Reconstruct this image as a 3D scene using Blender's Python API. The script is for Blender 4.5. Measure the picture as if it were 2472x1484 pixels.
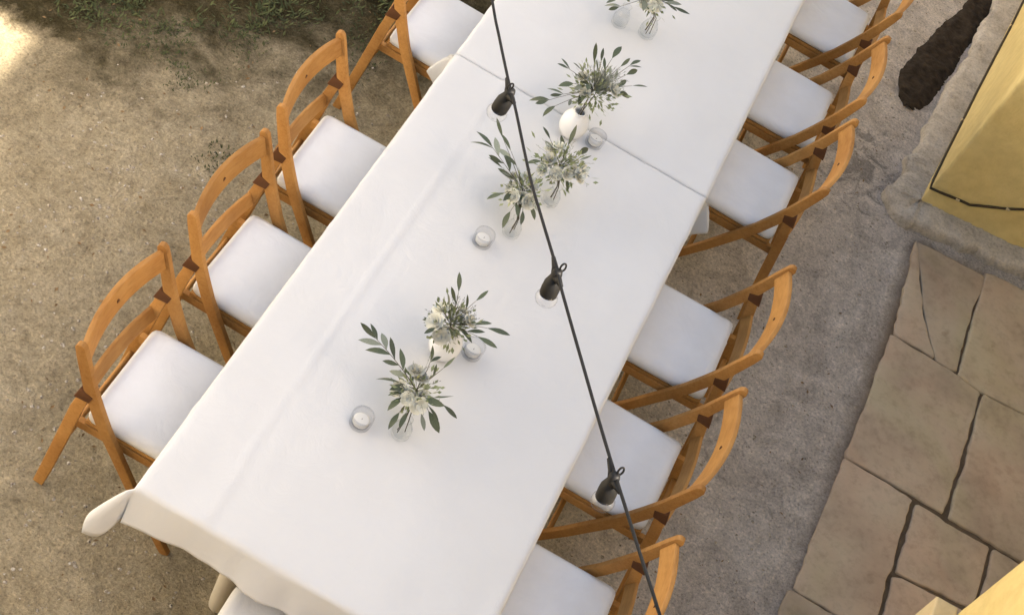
import bpy, bmesh, math, random
from mathutils import Vector, Matrix, noise
random.seed(7)
R = math.radians
for o in list(bpy.data.objects):
    bpy.data.objects.remove(o)
scene = bpy.context.scene
COL = scene.collection

# ------------------------------------------------------------------ camera
cam_d = bpy.data.cameras.new('camera')
cam = bpy.data.objects.new('camera', cam_d)
COL.objects.link(cam)
cam.location = (0.6627, -2.1936, 4.6317)
cam.rotation_euler = (0.65425, -0.33437, 0.41255)
cam_d.sensor_width = 36.0
cam_d.lens = 36.0 * 3893.0 / 2472.0
cam_d.clip_start = 0.05
cam_d.clip_end = 500
scene.camera = cam

# ------------------------------------------------------------------ light
SUN_EL, SUN_AZ = 40.0, 98.0            # azimuth clockwise from +Y: sun over the house on the right
world = bpy.data.worlds.new('World')
scene.world = world
world.use_nodes = True
wn = world.node_tree
bg = wn.nodes['Background']
sky = wn.nodes.new('ShaderNodeTexSky')
sky.sky_type = 'NISHITA'
sky.sun_disc = False
sky.sun_elevation = R(SUN_EL)
sky.sun_rotation = R(SUN_AZ)
sky.dust_density = 3.0
sky.ozone_density = 0.6
sky.air_density = 1.0
wn.links.new(sky.outputs[0], bg.inputs[0])
bg.inputs[1].default_value = 0.10
sun_d = bpy.data.lights.new('sun', 'SUN')
sun_d.energy = 5.0
sun_d.angle = R(0.53)
sun_d.color = (1.0, 0.95, 0.88)
sun = bpy.data.objects.new('sun', sun_d)
COL.objects.link(sun)
az, el = R(SUN_AZ), R(SUN_EL)
to_sun = Vector((math.sin(az) * math.cos(el), math.cos(az) * math.cos(el), math.sin(el)))
sun.rotation_euler = to_sun.to_track_quat('Z', 'Y').to_euler()
sun.location = to_sun * 30
vs = scene.view_settings
vs.view_transform = 'Standard'
vs.look = 'None'
vs.exposure = 1.95
vs.gamma = 1.0
vs.use_curve_mapping = False
try:
    vs.use_white_balance = True
    vs.white_balance_temperature = 7350
    vs.white_balance_tint = 10
except Exception:
    pass
scene.render.engine = 'CYCLES'
cy = scene.cycles
cy.max_bounces = 6
cy.diffuse_bounces = 2
cy.glossy_bounces = 2
cy.transmission_bounces = 6
cy.transparent_max_bounces = 16
cy.caustics_reflective = False
cy.caustics_refractive = False

# ------------------------------------------------------------------ helpers
def put(o, parent=None):
    COL.objects.link(o)
    if parent is not None:
        o.parent = parent
    return o


def tag(o, label=None, cat=None, group=None, kind=None):
    if label: o['label'] = label
    if cat: o['category'] = cat
    if group: o['group'] = group
    if kind: o['kind'] = kind
    return o


def empty(name, loc=(0, 0, 0), rz=0.0):
    o = bpy.data.objects.new(name, None)
    o.empty_display_size = 0.1
    o.location = loc
    o.rotation_euler = (0, 0, rz)
    return put(o)


class MB:
    def __init__(self):
        self.v, self.f = [], []

    def add(self, vs_, fs_):
        n = len(self.v)
        self.v += [tuple(q) for q in vs_]
        self.f += [tuple(i + n for i in f) for f in fs_]
        return self

    def box(self, x0, x1, y0, y1, z0, z1):
        return self.add([(x0, y0, z0), (x1, y0, z0), (x1, y1, z0), (x0, y1, z0),
                         (x0, y0, z1), (x1, y0, z1), (x1, y1, z1), (x0, y1, z1)],
                        [(0, 3, 2, 1), (4, 5, 6, 7), (0, 1, 5, 4), (1, 2, 6, 5), (2, 3, 7, 6), (3, 0, 4, 7)])

    def prism(self, poly, z0, z1):
        n = len(poly)
        vs_ = [(x, y, z0) for x, y in poly] + [(x, y, z1) for x, y in poly]
        fs_ = [tuple(range(n - 1, -1, -1)), tuple(range(n, 2 * n))]
        fs_ += [(i, (i + 1) % n, n + (i + 1) % n, n + i) for i in range(n)]
        return self.add(vs_, fs_)

    def tube(self, pts, rad, n=8, cap=True):
        pts = [Vector(q) for q in pts]
        rads = rad if isinstance(rad, (list, tuple)) else [rad] * len(pts)
        vs_, fs_ = [], []
        ref = None
        for i, q in enumerate(pts):
            t = (pts[min(i + 1, len(pts) - 1)] - pts[max(i - 1, 0)]).normalized()
            if ref is None:
                ref = t.orthogonal().normalized()
            a = (ref - t * ref.dot(t)).normalized()
            ref = a
            b = t.cross(a)
            for k in range(n):
                c = 2 * math.pi * k / n
                vs_.append(q + (a * math.cos(c) + b * math.sin(c)) * rads[i])
        for i in range(len(pts) - 1):
            for k in range(n):
                k2 = (k + 1) % n
                fs_.append((i * n + k, i * n + k2, (i + 1) * n + k2, (i + 1) * n + k))
        if cap:
            fs_.append(tuple(range(n - 1, -1, -1)))
            m = (len(pts) - 1) * n
            fs_.append(tuple(range(m, m + n)))
        return self.add(vs_, fs_)

    def lathe(self, prof, n=24, c=(0, 0, 0)):
        vs_, fs_ = [], []
        for r, z in prof:
            for k in range(n):
                a = 2 * math.pi * k / n
                vs_.append((c[0] + r * math.cos(a), c[1] + r * math.sin(a), c[2] + z))
        m = len(prof)
        for i in range(m - 1):
            for k in range(n):
                k2 = (k + 1) % n
                fs_.append((i * n + k, i * n + k2, (i + 1) * n + k2, (i + 1) * n + k))
        fs_.append(tuple(range(n - 1, -1, -1)))
        fs_.append(tuple(range((m - 1) * n, m * n)))
        return self.add(vs_, fs_)

    def mesh(self, name, mat, smooth=True, bevel=0.0, seg=2):
        me = bpy.data.meshes.new(name)
        me.from_pydata(self.v, [], self.f)
        bm = bmesh.new()
        bm.from_mesh(me)
        bmesh.ops.recalc_face_normals(bm, faces=bm.faces)
        if bevel > 0:
            es = [e for e in bm.edges if len(e.link_faces) == 2 and e.calc_face_angle(0) > R(35)]
            bmesh.ops.bevel(bm, geom=es, offset=bevel, segments=seg, affect='EDGES', profile=0.6)
        bm.to_mesh(me)
        bm.free()
        if smooth:
            me.polygons.foreach_set('use_smooth', [True] * len(me.polygons))
            if bevel > 0:
                try:
                    me.set_sharp_from_angle(angle=R(50))
                except Exception:
                    pass
        me.materials.append(mat)
        return me

    def build(self, name, mat, parent=None, smooth=True, bevel=0.0, seg=2):
        return put(bpy.data.objects.new(name, self.mesh(name, mat, smooth, bevel, seg)), parent)


def copy_tree(src, parent=None):
    c = src.copy()
    COL.objects.link(c)
    c.parent = parent
    for ch in list(src.children):
        copy_tree(ch, c)
    return c


def sstep(a, b, x):
    t = max(0.0, min(1.0, (x - a) / (b - a)))
    return t * t * (3 - 2 * t)


def fbm(x, y, z=0.0, o=3):
    s, a = 0.0, 1.0
    for _ in range(o):
        s += a * noise.noise(Vector((x, y, z)))
        x *= 2.03; y *= 2.03; z *= 2.03
        a *= 0.5
    return s


# ------------------------------------------------------------------ materials
class Mat:
    def __init__(self, name, rough=0.7, spec=0.3):
        self.m = bpy.data.materials.new(name)
        self.m.use_nodes = True
        self.nt = self.m.node_tree
        self.b = self.nt.nodes['Principled BSDF']
        self.b.inputs['Roughness'].default_value = rough
        self.b.inputs['Specular IOR Level'].default_value = spec
        self._co = None

    def n(self, t, **kw):
        nd = self.nt.nodes.new(t)
        for k, v in kw.items():
            setattr(nd, k, v)
        return nd

    def l(self, a, b):
        self.nt.links.new(a, b)

    def co(self, scale=(1, 1, 1), world=False):
        if world:
            g = self.n('ShaderNodeNewGeometry').outputs['Position']
        else:
            g = self.n('ShaderNodeTexCoord').outputs['Object']
        mp = self.n('ShaderNodeMapping')
        mp.inputs['Scale'].default_value = scale
        self.l(g, mp.inputs[0])
        return mp.outputs[0]

    def jit(self, scale=(1, 1, 1)):
        # object coordinates shifted by a random amount for every object, so repeats differ
        g = self.n('ShaderNodeTexCoord').outputs['Object']
        oi = self.n('ShaderNodeObjectInfo').outputs['Random']
        mu = self.n('ShaderNodeVectorMath', operation='MULTIPLY')
        cx = self.n('ShaderNodeCombineXYZ')
        for i in range(3):
            self.l(oi, cx.inputs[i])
        self.l(cx.outputs[0], mu.inputs[0])
        mu.inputs[1].default_value = (37.0, 19.0, 53.0)
        ad = self.n('ShaderNodeVectorMath', operation='ADD')
        self.l(g, ad.inputs[0])
        self.l(mu.outputs[0], ad.inputs[1])
        mp = self.n('ShaderNodeMapping')
        mp.inputs['Scale'].default_value = scale
        self.l(ad.outputs[0], mp.inputs[0])
        return mp.outputs[0]

    def noise(self, scale, detail=5, rough=0.6, vec=None, dist=0.0):
        t = self.n('ShaderNodeTexNoise')
        t.inputs['Scale'].default_value = scale
        t.inputs['Detail'].default_value = detail
        t.inputs['Roughness'].default_value = rough
        t.inputs['Distortion'].default_value = dist
        if vec is not None:
            self.l(vec, t.inputs['Vector'])
        return t.outputs['Fac']

    def ramp(self, fac, stops):
        r = self.n('ShaderNodeValToRGB')
        e = r.color_ramp.elements
        while len(e) < len(stops):
            e.new(0.5)
        for i, (p, c) in enumerate(stops):
            e[i].position = p
            e[i].color = (c[0], c[1], c[2], 1)
        self.l(fac, r.inputs[0])
        return r.outputs[0]

    def mix(self, fac, a, b, mode='MIX'):
        m = self.n('ShaderNodeMix', data_type='RGBA', blend_type=mode)
        for sock, v in ((m.inputs[0], fac), (m.inputs[6], a), (m.inputs[7], b)):
            if hasattr(v, 'is_linked') or isinstance(v, bpy.types.NodeSocket):
                self.l(v, sock)
            elif isinstance(v, (int, float)):
                sock.default_value = v
            else:
                sock.default_value = (v[0], v[1], v[2], 1)
        return m.outputs[2]

    def math(self, op, a, b=None):
        m = self.n('ShaderNodeMath', operation=op)
        for i, v in enumerate((a, b)):
            if v is None: continue
            if isinstance(v, (int, float)):
                m.inputs[i].default_value = v
            else:
                self.l(v, m.inputs[i])
        return m.outputs[0]

    def color(self, c):
        if isinstance(c, bpy.types.NodeSocket):
            self.l(c, self.b.inputs['Base Color'])
        else:
            self.b.inputs['Base Color'].default_value = (c[0], c[1], c[2], 1)
        return self

    def bump(self, h, dist=0.01, strength=1.0):
        bp = self.n('ShaderNodeBump')
        bp.inputs['Distance'].default_value = dist
        bp.inputs['Strength'].default_value = strength
        self.l(h, bp.inputs['Height'])
        self.l(bp.outputs[0], self.b.inputs['Normal'])
        return self


def rnd_obj(M, lo=0.85, hi=1.15):
    oi = M.n('ShaderNodeObjectInfo')
    mr = M.n('ShaderNodeMapRange')
    mr.inputs[3].default_value = lo
    mr.inputs[4].default_value = hi
    M.l(oi.outputs['Random'], mr.inputs[0])
    return mr.outputs[0]


def mat_wood():
    M = Mat('honey_wood', 0.6, 0.2)
    v = M.jit((1, 1, 1))
    sv = M.jit((30, 6, 30))
    grain = M.noise(3.0, 6, 0.65, sv, 0.6)
    c = M.ramp(grain, [(0.25, (0.27, 0.115, 0.028)), (0.48, (0.47, 0.225, 0.065)), (0.75, (0.60, 0.325, 0.115))])
    blot = M.noise(7.0, 3, 0.5, v)
    c = M.mix(0.55, c, M.ramp(blot, [(0.3, (0.33, 0.14, 0.038)), (0.7, (0.57, 0.29, 0.092))]))
    rr = rnd_obj(M, 0.76, 1.1)
    c = M.mix(1.0, c, M.n('ShaderNodeCombineColor').outputs[0], 'MIX') if False else c
    hsv = M.n('ShaderNodeHueSaturation')
    M.l(c, hsv.inputs['Color'])
    M.l(rr, hsv.inputs['Value'])
    M.color(hsv.outputs[0])
    M.bump(grain, 0.0008, 0.6)
    return M.m


def mat_cloth():
    M = Mat('white_cloth', 0.9, 0.15)
    v = M.co()
    big = M.noise(2.2, 3, 0.5, v)
    M.color(M.ramp(big, [(0.3, (0.685, 0.680, 0.668)), (0.7, (0.722, 0.719, 0.710))]))
    w = M.noise(900, 2, 0.5, v)
    wr = M.noise(7, 6, 0.65, v, 1.6)
    h = M.math('ADD', M.math('MULTIPLY', w, 0.05), wr)
    M.bump(h, 0.007, 0.4)
    M.b.inputs['Sheen Weight'].default_value = 0.1
    return M.m


def mat_pad():
    M = Mat('white_vinyl_pad', 0.6, 0.25)
    v = M.jit()
    a = M.noise(6, 4, 0.6, v)
    M.color(M.ramp(a, [(0.3, (0.82, 0.80, 0.775)), (0.7, (0.88, 0.865, 0.845))]))
    M.bump(M.noise(9, 5, 0.6, v, 1.2), 0.012, 0.4)
    return M.m


def mat_ground():
    M = Mat('packed_earth', 0.95, 0.1)
    v = M.co(world=True)
    n1 = M.noise(1.1, 4, 0.55, v)
    n2 = M.noise(7, 8, 0.72, v, 0.7)
    n3 = M.noise(95, 5, 0.8, v, 0.3)
    c = M.ramp(n2, [(0.28, (0.18, 0.138, 0.082)), (0.42, (0.345, 0.285, 0.19)), (0.56, (0.445, 0.375, 0.262)), (0.72, (0.56, 0.49, 0.365))])
    g = M.ramp(n1, [(0.35, (0.36, 0.298, 0.198)), (0.65, (0.47, 0.40, 0.282))])
    c = M.mix(0.40, c, g)
    n4 = M.noise(19, 6, 0.7, v, 1.2)
    c = M.mix(0.7, c, M.ramp(n4, [(0.28, (0.6, 0.57, 0.52)), (0.45, (1.0, 1.0, 1.0)), (0.7, (1.3, 1.28, 1.24))]), 'MULTIPLY')
    f = M.ramp(n3, [(0.34, (0.42, 0.38, 0.34)), (0.45, (0.95, 0.95, 0.95)), (0.56, (1.25, 1.23, 1.2)), (0.66, (1.75, 1.72, 1.68))])
    c = M.mix(0.75, c, f, 'MULTIPLY')
    # greyer trodden grit towards the house
    sx = M.n('ShaderNodeSeparateXYZ')
    M.l(v, sx.inputs[0])
    wob = M.math('ADD', sx.outputs[0], M.math('MULTIPLY', M.math('SUBTRACT', n1, 0.5), 1.2))
    mr = M.n('ShaderNodeMapRange')
    mr.inputs[1].default_value = 0.3; mr.inputs[2].default_value = 1.5
    M.l(wob, mr.inputs[0])
    grey = M.ramp(n2, [(0.25, (0.30, 0.26, 0.225)), (0.5, (0.56, 0.495, 0.44)), (0.75, (0.74, 0.665, 0.60))])
    c2 = M.mix(0.75, M.mix(0.55, grey, M.ramp(n4, [(0.28, (0.6, 0.58, 0.56)), (0.45, (1.0, 1.0, 1.0)), (0.7, (1.25, 1.23, 1.2))]), 'MULTIPLY'), f, 'MULTIPLY')
    c = M.mix(mr.outputs[0], c, c2)
    so = M.n('ShaderNodeMapRange')
    so.inputs[1].default_value = 1.98; so.inputs[2].default_value = 2.06
    M.l(sx.outputs[0], so.inputs[0])
    soy = M.n('ShaderNodeMapRange')
    soy.inputs[1].default_value = 3.42; soy.inputs[2].default_value = 3.5
    soy.inputs[3].default_value = 1.0; soy.inputs[4].default_value = 0.0
    M.l(sx.outputs[1], soy.inputs[0])
    c = M.mix(M.math('MULTIPLY', so.outputs[0], soy.outputs[0]), c, M.ramp(n2, [(0.3, (0.16, 0.11, 0.07)), (0.7, (0.30, 0.215, 0.14))]))
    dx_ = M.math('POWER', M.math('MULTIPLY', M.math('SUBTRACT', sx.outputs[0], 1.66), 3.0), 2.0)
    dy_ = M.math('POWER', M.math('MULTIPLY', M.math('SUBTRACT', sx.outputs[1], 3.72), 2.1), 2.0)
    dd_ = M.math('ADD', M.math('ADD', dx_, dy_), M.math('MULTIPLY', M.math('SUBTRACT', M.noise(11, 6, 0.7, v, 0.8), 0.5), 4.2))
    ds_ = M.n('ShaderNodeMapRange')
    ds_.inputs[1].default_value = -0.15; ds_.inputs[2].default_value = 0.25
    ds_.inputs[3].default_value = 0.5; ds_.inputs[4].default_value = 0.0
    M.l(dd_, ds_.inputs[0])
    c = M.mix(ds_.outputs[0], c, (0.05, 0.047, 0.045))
    # dark mossy soil of the planted bed, its shade partly painted into the colour
    d = M.math('SUBTRACT', M.math('MULTIPLY', sx.outputs[1], 0.72), M.math('MULTIPLY', sx.outputs[0], 0.69))
    d = M.math('ADD', d, M.math('MULTIPLY', M.math('SUBTRACT', M.noise(3.4, 8, 0.75, v, 0.3), 0.5), 1.6))
    mm = M.n('ShaderNodeMapRange')
    mm.interpolation_type = 'SMOOTHSTEP'
    mm.inputs[1].default_value = 1.7; mm.inputs[2].default_value = 2.6
    M.l(d, mm.inputs[0])
    lim = M.n('ShaderNodeMapRange')
    lim.inputs[1].default_value = -0.1; lim.inputs[2].default_value = 0.3
    lim.inputs[3].default_value = 1.0; lim.inputs[4].default_value = 0.0
    M.l(sx.outputs[0], lim.inputs[0])
    lim2 = M.n('ShaderNodeMapRange')
    lim2.inputs[1].default_value = -1.55; lim2.inputs[2].default_value = -1.25
    M.l(M.math('ADD', sx.outputs[0], M.math('MULTIPLY', M.math('SUBTRACT', n2, 0.5), 0.5)), lim2.inputs[0])
    ly = M.n('ShaderNodeMapRange')
    ly.inputs[1].default_value = 1.84; ly.inputs[2].default_value = 1.94
    M.l(M.math('ADD', sx.outputs[1], M.math('MULTIPLY', M.math('SUBTRACT', n2, 0.5), 0.4)), ly.inputs[0])
    l2 = M.math('MAXIMUM', lim2.outputs[0], ly.outputs[0])
    shaded_moss = M.mix(0.8, M.ramp(n2, [(0.3, (0.022, 0.018, 0.008)), (0.5, (0.050, 0.041, 0.019)), (0.72, (0.11, 0.086, 0.046))]), f, 'MULTIPLY')
    c = M.mix(M.math('MULTIPLY', M.math('MULTIPLY', mm.outputs[0], lim.outputs[0]), l2), c, shaded_moss)
    M.color(c)
    h = M.math('ADD', M.math('ADD', M.math('MULTIPLY', n2, 1.1), M.math('MULTIPLY', n4, 0.6)), M.math('MULTIPLY', n3, 0.5))
    M.bump(h, 0.035, 0.85)
    return M.m


def mat_slab():
    M = Mat('paving_stone', 0.8, 0.25)
    v = M.co(world=True)
    a = M.noise(3.2, 5, 0.55, v)
    b = M.noise(26, 6, 0.65, v)
    c = M.ramp(a, [(0.28, (0.39, 0.295, 0.205)), (0.5, (0.50, 0.38, 0.265)), (0.72, (0.56, 0.455, 0.325))])
    c = M.mix(0.45, c, M.ramp(b, [(0.28, (0.6, 0.58, 0.55)), (0.5, (1, 1, 1)), (0.75, (1.15, 1.13, 1.1))]), 'MULTIPLY')
    tint = M.ramp(M.noise(2.3, 3, 0.5, M.co((1, 1, 5), True), 0.8), [(0.32, (1.10, 0.94, 0.92)), (0.5, (1, 1, 1)), (0.66, (0.90, 0.99, 0.84))])
    c = M.mix(0.45, c, tint, 'MULTIPLY')
    st = M.ramp(M.noise(9, 3, 0.5, v), [(0.0, (1, 1, 1)), (0.70, (1, 1, 1)), (0.80, (0.62, 0.56, 0.5))])
    c = M.mix(0.8, c, st, 'MULTIPLY')
    hsv = M.n('ShaderNodeHueSaturation')
    M.l(c, hsv.inputs['Color'])
    M.l(rnd_obj(M, 0.88, 1.1), hsv.inputs['Value'])
    M.color(hsv.outputs[0])
    M.bump(M.math('ADD', a, M.math('MULTIPLY', b, 0.5)), 0.006, 0.6)
    return M.m


def mat_stucco(name, c0, c1):
    M = Mat(name, 0.85, 0.2)
    v = M.co(world=True)
    a = M.noise(1.7, 5, 0.6, v)
    c = M.ramp(a, [(0.3, c0), (0.7, c1)])
    st = M.ramp(M.noise(12, 5, 0.65, v), [(0.25, (0.76, 0.73, 0.68)), (0.6, (1, 1, 1))])
    M.color(M.mix(0.6, c, st, 'MULTIPLY'))
    M.bump(M.math('ADD', M.noise(70, 4, 0.6, v), M.math('MULTIPLY', M.noise(6, 3, 0.5, v), 2.0)), 0.007, 0.6)
    return M.m


def mat_stone():
    M = Mat('rough_footing_stone', 0.95, 0.1)
    v = M.co(world=True)
    a = M.noise(8, 7, 0.7, v, 0.5)
    b = M.noise(75, 5, 0.8, v)
    c = M.ramp(a, [(0.25, (0.34, 0.285, 0.22)), (0.5, (0.54, 0.465, 0.375)), (0.75, (0.66, 0.585, 0.49))])
    M.color(M.mix(0.6, c, M.ramp(b, [(0.32, (0.45, 0.42, 0.39)), (0.47, (1, 1, 1)), (0.65, (1.4, 1.38, 1.35))]), 'MULTIPLY'))
    M.bump(M.math('ADD', a, M.math('MULTIPLY', b, 0.5)), 0.018, 0.7)
    return M.m


def mat_plain(name, c, rough=0.6, spec=0.3, var=0.15, scale=12, bump=0.0):
    M = Mat(name, rough, spec)
    v = M.co()
    a = M.noise(scale, 4, 0.6, v)
    lo = tuple(x * (1 - var) for x in c)
    hi = tuple(min(1, x * (1 + var)) for x in c)
    M.color(M.ramp(a, [(0.3, lo), (0.7, hi)]))
    if bump:
        M.bump(a, bump, 0.6)
    return M.m


def mat_leaf(name, c0, c1, rough=0.5):
    M = Mat(name, rough, 0.35)
    v = M.co()
    a = M.noise(40, 3, 0.5, v)
    c = M.ramp(a, [(0.3, c0), (0.7, c1)])
    hsv = M.n('ShaderNodeHueSaturation')
    M.l(c, hsv.inputs['Color'])
    M.l(rnd_obj(M, 0.7, 1.35), hsv.inputs['Value'])
    M.color(hsv.outputs[0])
    return M.m


def mat_thin(name, face, edge, gloss=0.10):
    # thin clear glass: lets light through, greyer where the wall is seen edge-on
    M = Mat(name)
    nt = M.nt
    lw = M.n('ShaderNodeLayerWeight')
    lw.inputs['Blend'].default_value = 0.35
    tr_ = M.n('ShaderNodeBsdfTransparent')
    M.l(M.ramp(lw.outputs['Facing'], [(0.0, face), (0.55, face), (1.0, edge)]), tr_.inputs[0])
    gl_ = M.n('ShaderNodeBsdfGlossy')
    gl_.inputs['Roughness'].default_value = 0.03
    mx = M.n('ShaderNodeMixShader')
    M.l(M.ramp(lw.outputs['Facing'], [(0.0, (0.02, 0.02, 0.02)), (0.6, (0.04, 0.04, 0.04)), (1.0, (0.35, 0.35, 0.35))]), mx.inputs[0])
    M.l(tr_.outputs[0], mx.inputs[1])
    M.l(gl_.outputs[0], mx.inputs[2])
    nt.links.new(mx.outputs[0], nt.nodes['Material Output'].inputs['Surface'])
    return M.m


def mat_glass(name, tint=(0.93, 0.95, 0.95), rough=0.02):
    M = Mat(name, rough, 0.5)
    M.b.inputs['Transmission Weight'].default_value = 1.0
    M.b.inputs['IOR'].default_value = 1.47
    M.color(tint)
    return M.m


WOOD = mat_wood()
NOTCH = mat_plain('plug_and_notch_shade', (0.11, 0.043, 0.016), 0.7)  # carries the shade of the chair notches; also colours plugs and wicks
CLOTH = mat_cloth()
PAD = mat_pad()
GROUND = mat_ground()
SLAB = mat_slab()
YELLOW = mat_stucco('yellow_stucco', (0.84, 0.62, 0.25), (0.89, 0.69, 0.31))
CREAM = mat_stucco('cream_plaster', (0.66, 0.51, 0.28), (0.74, 0.58, 0.34))
PALE = mat_stucco('pale_plaster', (0.72, 0.69, 0.62), (0.80, 0.77, 0.70))
STONE = mat_stone()
DARK = mat_plain('dark_stained_timber', (0.030, 0.019, 0.012), 0.7, 0.25, 0.35, 9, 0.003)
BLACK = mat_plain('black_rubber', (0.007, 0.007, 0.0078), 0.55, 0.22, 0.3, 60)
CABLE = mat_plain('cable_brown', (0.055, 0.035, 0.014), 0.6)
CERAMIC = mat_plain('white_ceramic', (0.84, 0.84, 0.83), 0.25, 0.5, 0.02)
LEGM = mat_plain('cream_painted_leg', (0.62, 0.56, 0.46), 0.5, 0.4, 0.06)
GLASS = mat_thin('clear_glass', (0.965, 0.97, 0.97), (0.80, 0.82, 0.83))
BULB = mat_thin('bulb_glass', (0.985, 0.985, 0.985), (0.84, 0.85, 0.86))
FROST = mat_thin('votive_glass', (0.93, 0.935, 0.945), (0.80, 0.81, 0.83))
METAL = mat_plain('brass_cap', (0.45, 0.36, 0.2), 0.35, 0.5)
WAX = mat_plain('ivory_wax', (0.80, 0.78, 0.72), 0.5, 0.3, 0.03)
LEAF_D = mat_leaf('olive_leaf_dark', (0.050, 0.066, 0.038), (0.115, 0.140, 0.080))
LEAF_P = mat_leaf('olive_leaf_pale', (0.17, 0.195, 0.14), (0.30, 0.32, 0.25))
LEAF_G = mat_leaf('filler_green', (0.13, 0.16, 0.06), (0.33, 0.36, 0.20))
STEM = mat_plain('twig', (0.10, 0.085, 0.05), 0.7)
PETAL = mat_leaf('cream_petal', (0.60, 0.585, 0.47), (0.76, 0.745, 0.65), 0.6)
MIST = mat_leaf('grey_green_spray', (0.14, 0.15, 0.11), (0.30, 0.31, 0.25))
SHRUB = mat_leaf('shrub_leaf', (0.035, 0.055, 0.014), (0.09, 0.12, 0.035))
COVER = mat_leaf('cover_leaf', (0.030, 0.040, 0.013), (0.10, 0.115, 0.042), 0.8)
BARK = mat_plain('bark', (0.11, 0.085, 0.06), 0.9, 0.1, 0.35, 25, 0.01)
LITTER = mat_leaf('dry_leaf', (0.16, 0.09, 0.04), (0.30, 0.19, 0.09), 0.8)
def mat_grit():
    M = Mat('pebble_grey', 0.9, 0.2)
    t = M.noise(130, 2, 0.5, M.co(world=True))
    M.color(M.ramp(t, [(0.32, (0.13, 0.10, 0.075)), (0.45, (0.34, 0.285, 0.215)), (0.56, (0.46, 0.40, 0.32)), (0.68, (0.68, 0.62, 0.53))]))
    return M.m


PEB = mat_grit()

# ------------------------------------------------------------------ ground
def axis(lo, hi, step, far):
    a = []
    x = lo
    while x <= hi + 1e-6:
        a.append(x); x += step
    d, x = step, lo
    pre = []
    while x > -far:
        d *= 1.7; x -= d; pre.append(x)
    d, x = step, a[-1]
    post = []
    while x < far:
        d *= 1.7; x += d; post.append(x)
    return pre[::-1] + a + post


GX, GY = axis(-2.3, 2.9, 0.021, 90), axis(-0.9, 5.9, 0.021, 90)


def gz(x, y):
    z = 0.012 * fbm(x * 1.3, y * 1.3, 3.1, 2) + 0.006 * fbm(x * 9, y * 9, 1.7, 3)
    k = sstep(1.93, 2.06, x + 0.09 * noise.noise(Vector((x * 5, y * 5, 0)))) * (1 - sstep(3.35, 3.5, y))
    return z * (1 - k) + 0.009 * k + 0.35 * z * k


gm = MB()
ny = len(GY)
gm.v = [(x, y, gz(x, y) if (-3 < x < 3.5 and -1.5 < y < 6.5) else 0.0) for x in GX for y in GY]
gm.f = [(i * ny + j, (i + 1) * ny + j, (i + 1) * ny + j + 1, i * ny + j + 1) for i in range(len(GX) - 1) for j in range(ny - 1)]
ground = gm.build('ground', GROUND)
tag(ground, 'bare beige earth courtyard ground around the table', None, None, 'structure')

# loose grit and pebbles lying on the ground (uncountable)
pm = MB()
rg = random.Random(3)
ICO = [(0, 0, 1), (0.9, 0, 0.2), (0.28, 0.85, 0.2), (-0.72, 0.53, 0.2), (-0.72, -0.53, 0.2), (0.28, -0.85, 0.2)]
ICF = [(0, 1, 2), (0, 2, 3), (0, 3, 4), (0, 4, 5), (0, 5, 1)]
for _ in range(42000):
    x, y = rg.uniform(-2.1, 2.1), rg.uniform(-0.7, 5.6)
    if fbm(x * 1.6, y * 1.6, 9, 2) + rg.uniform(-0.9, 0.9) < -0.25:
        continue
    if x > 1.95 and y < 3.4:
        continue
    if x < 0 and 0.72 * y - 0.69 * x > 2.0 + rg.uniform(-0.3, 0.3):
        continue
    s = 0.0022 + 0.0075 * rg.random() ** 5
    a = rg.uniform(0, 6.28)
    ca, sa = math.cos(a), math.sin(a)
    sx, sy, sz = s * rg.uniform(0.8, 1.4), s * rg.uniform(0.7, 1.1), s * rg.uniform(0.4, 0.8)
    z = gz(x, y) - 0.001
    pm.add([(x + (p[0] * sx) * ca - p[1] * sy * sa, y + p[0] * sx * sa + p[1] * sy * ca, z + p[2] * sz) for p in ICO], ICF)
tag(pm.build('gravel', PEB), 'fine loose grit scattered over the earth ground', None, None, 'stuff')

# ------------------------------------------------------------------ house on the right
def wall_prism(poly, z0, z1, name, mat, parent, bevel=0.03, seg=4):
    m = MB().prism(poly, z0, z1)
    return m.build(name, mat, parent, True, bevel, seg)


H_ROOF = 3.05
h1 = empty('yellow_house', (1.94, 3.60, 0))
tag(h1, 'yellow stucco house corner with rough grey stone footing beside the paving', 'house')


def rel(poly, o):
    return [(x - o[0], y - o[1]) for x, y in poly]


o1 = (1.94, 3.60)
wall1 = wall_prism(rel([(1.975, 3.625), (3.745, 3.879), (3.745, 12.0), (2.70, 12.0)], o1), -0.05, H_ROOF, 'wall', YELLOW, h1, 0.022, 4)
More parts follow.
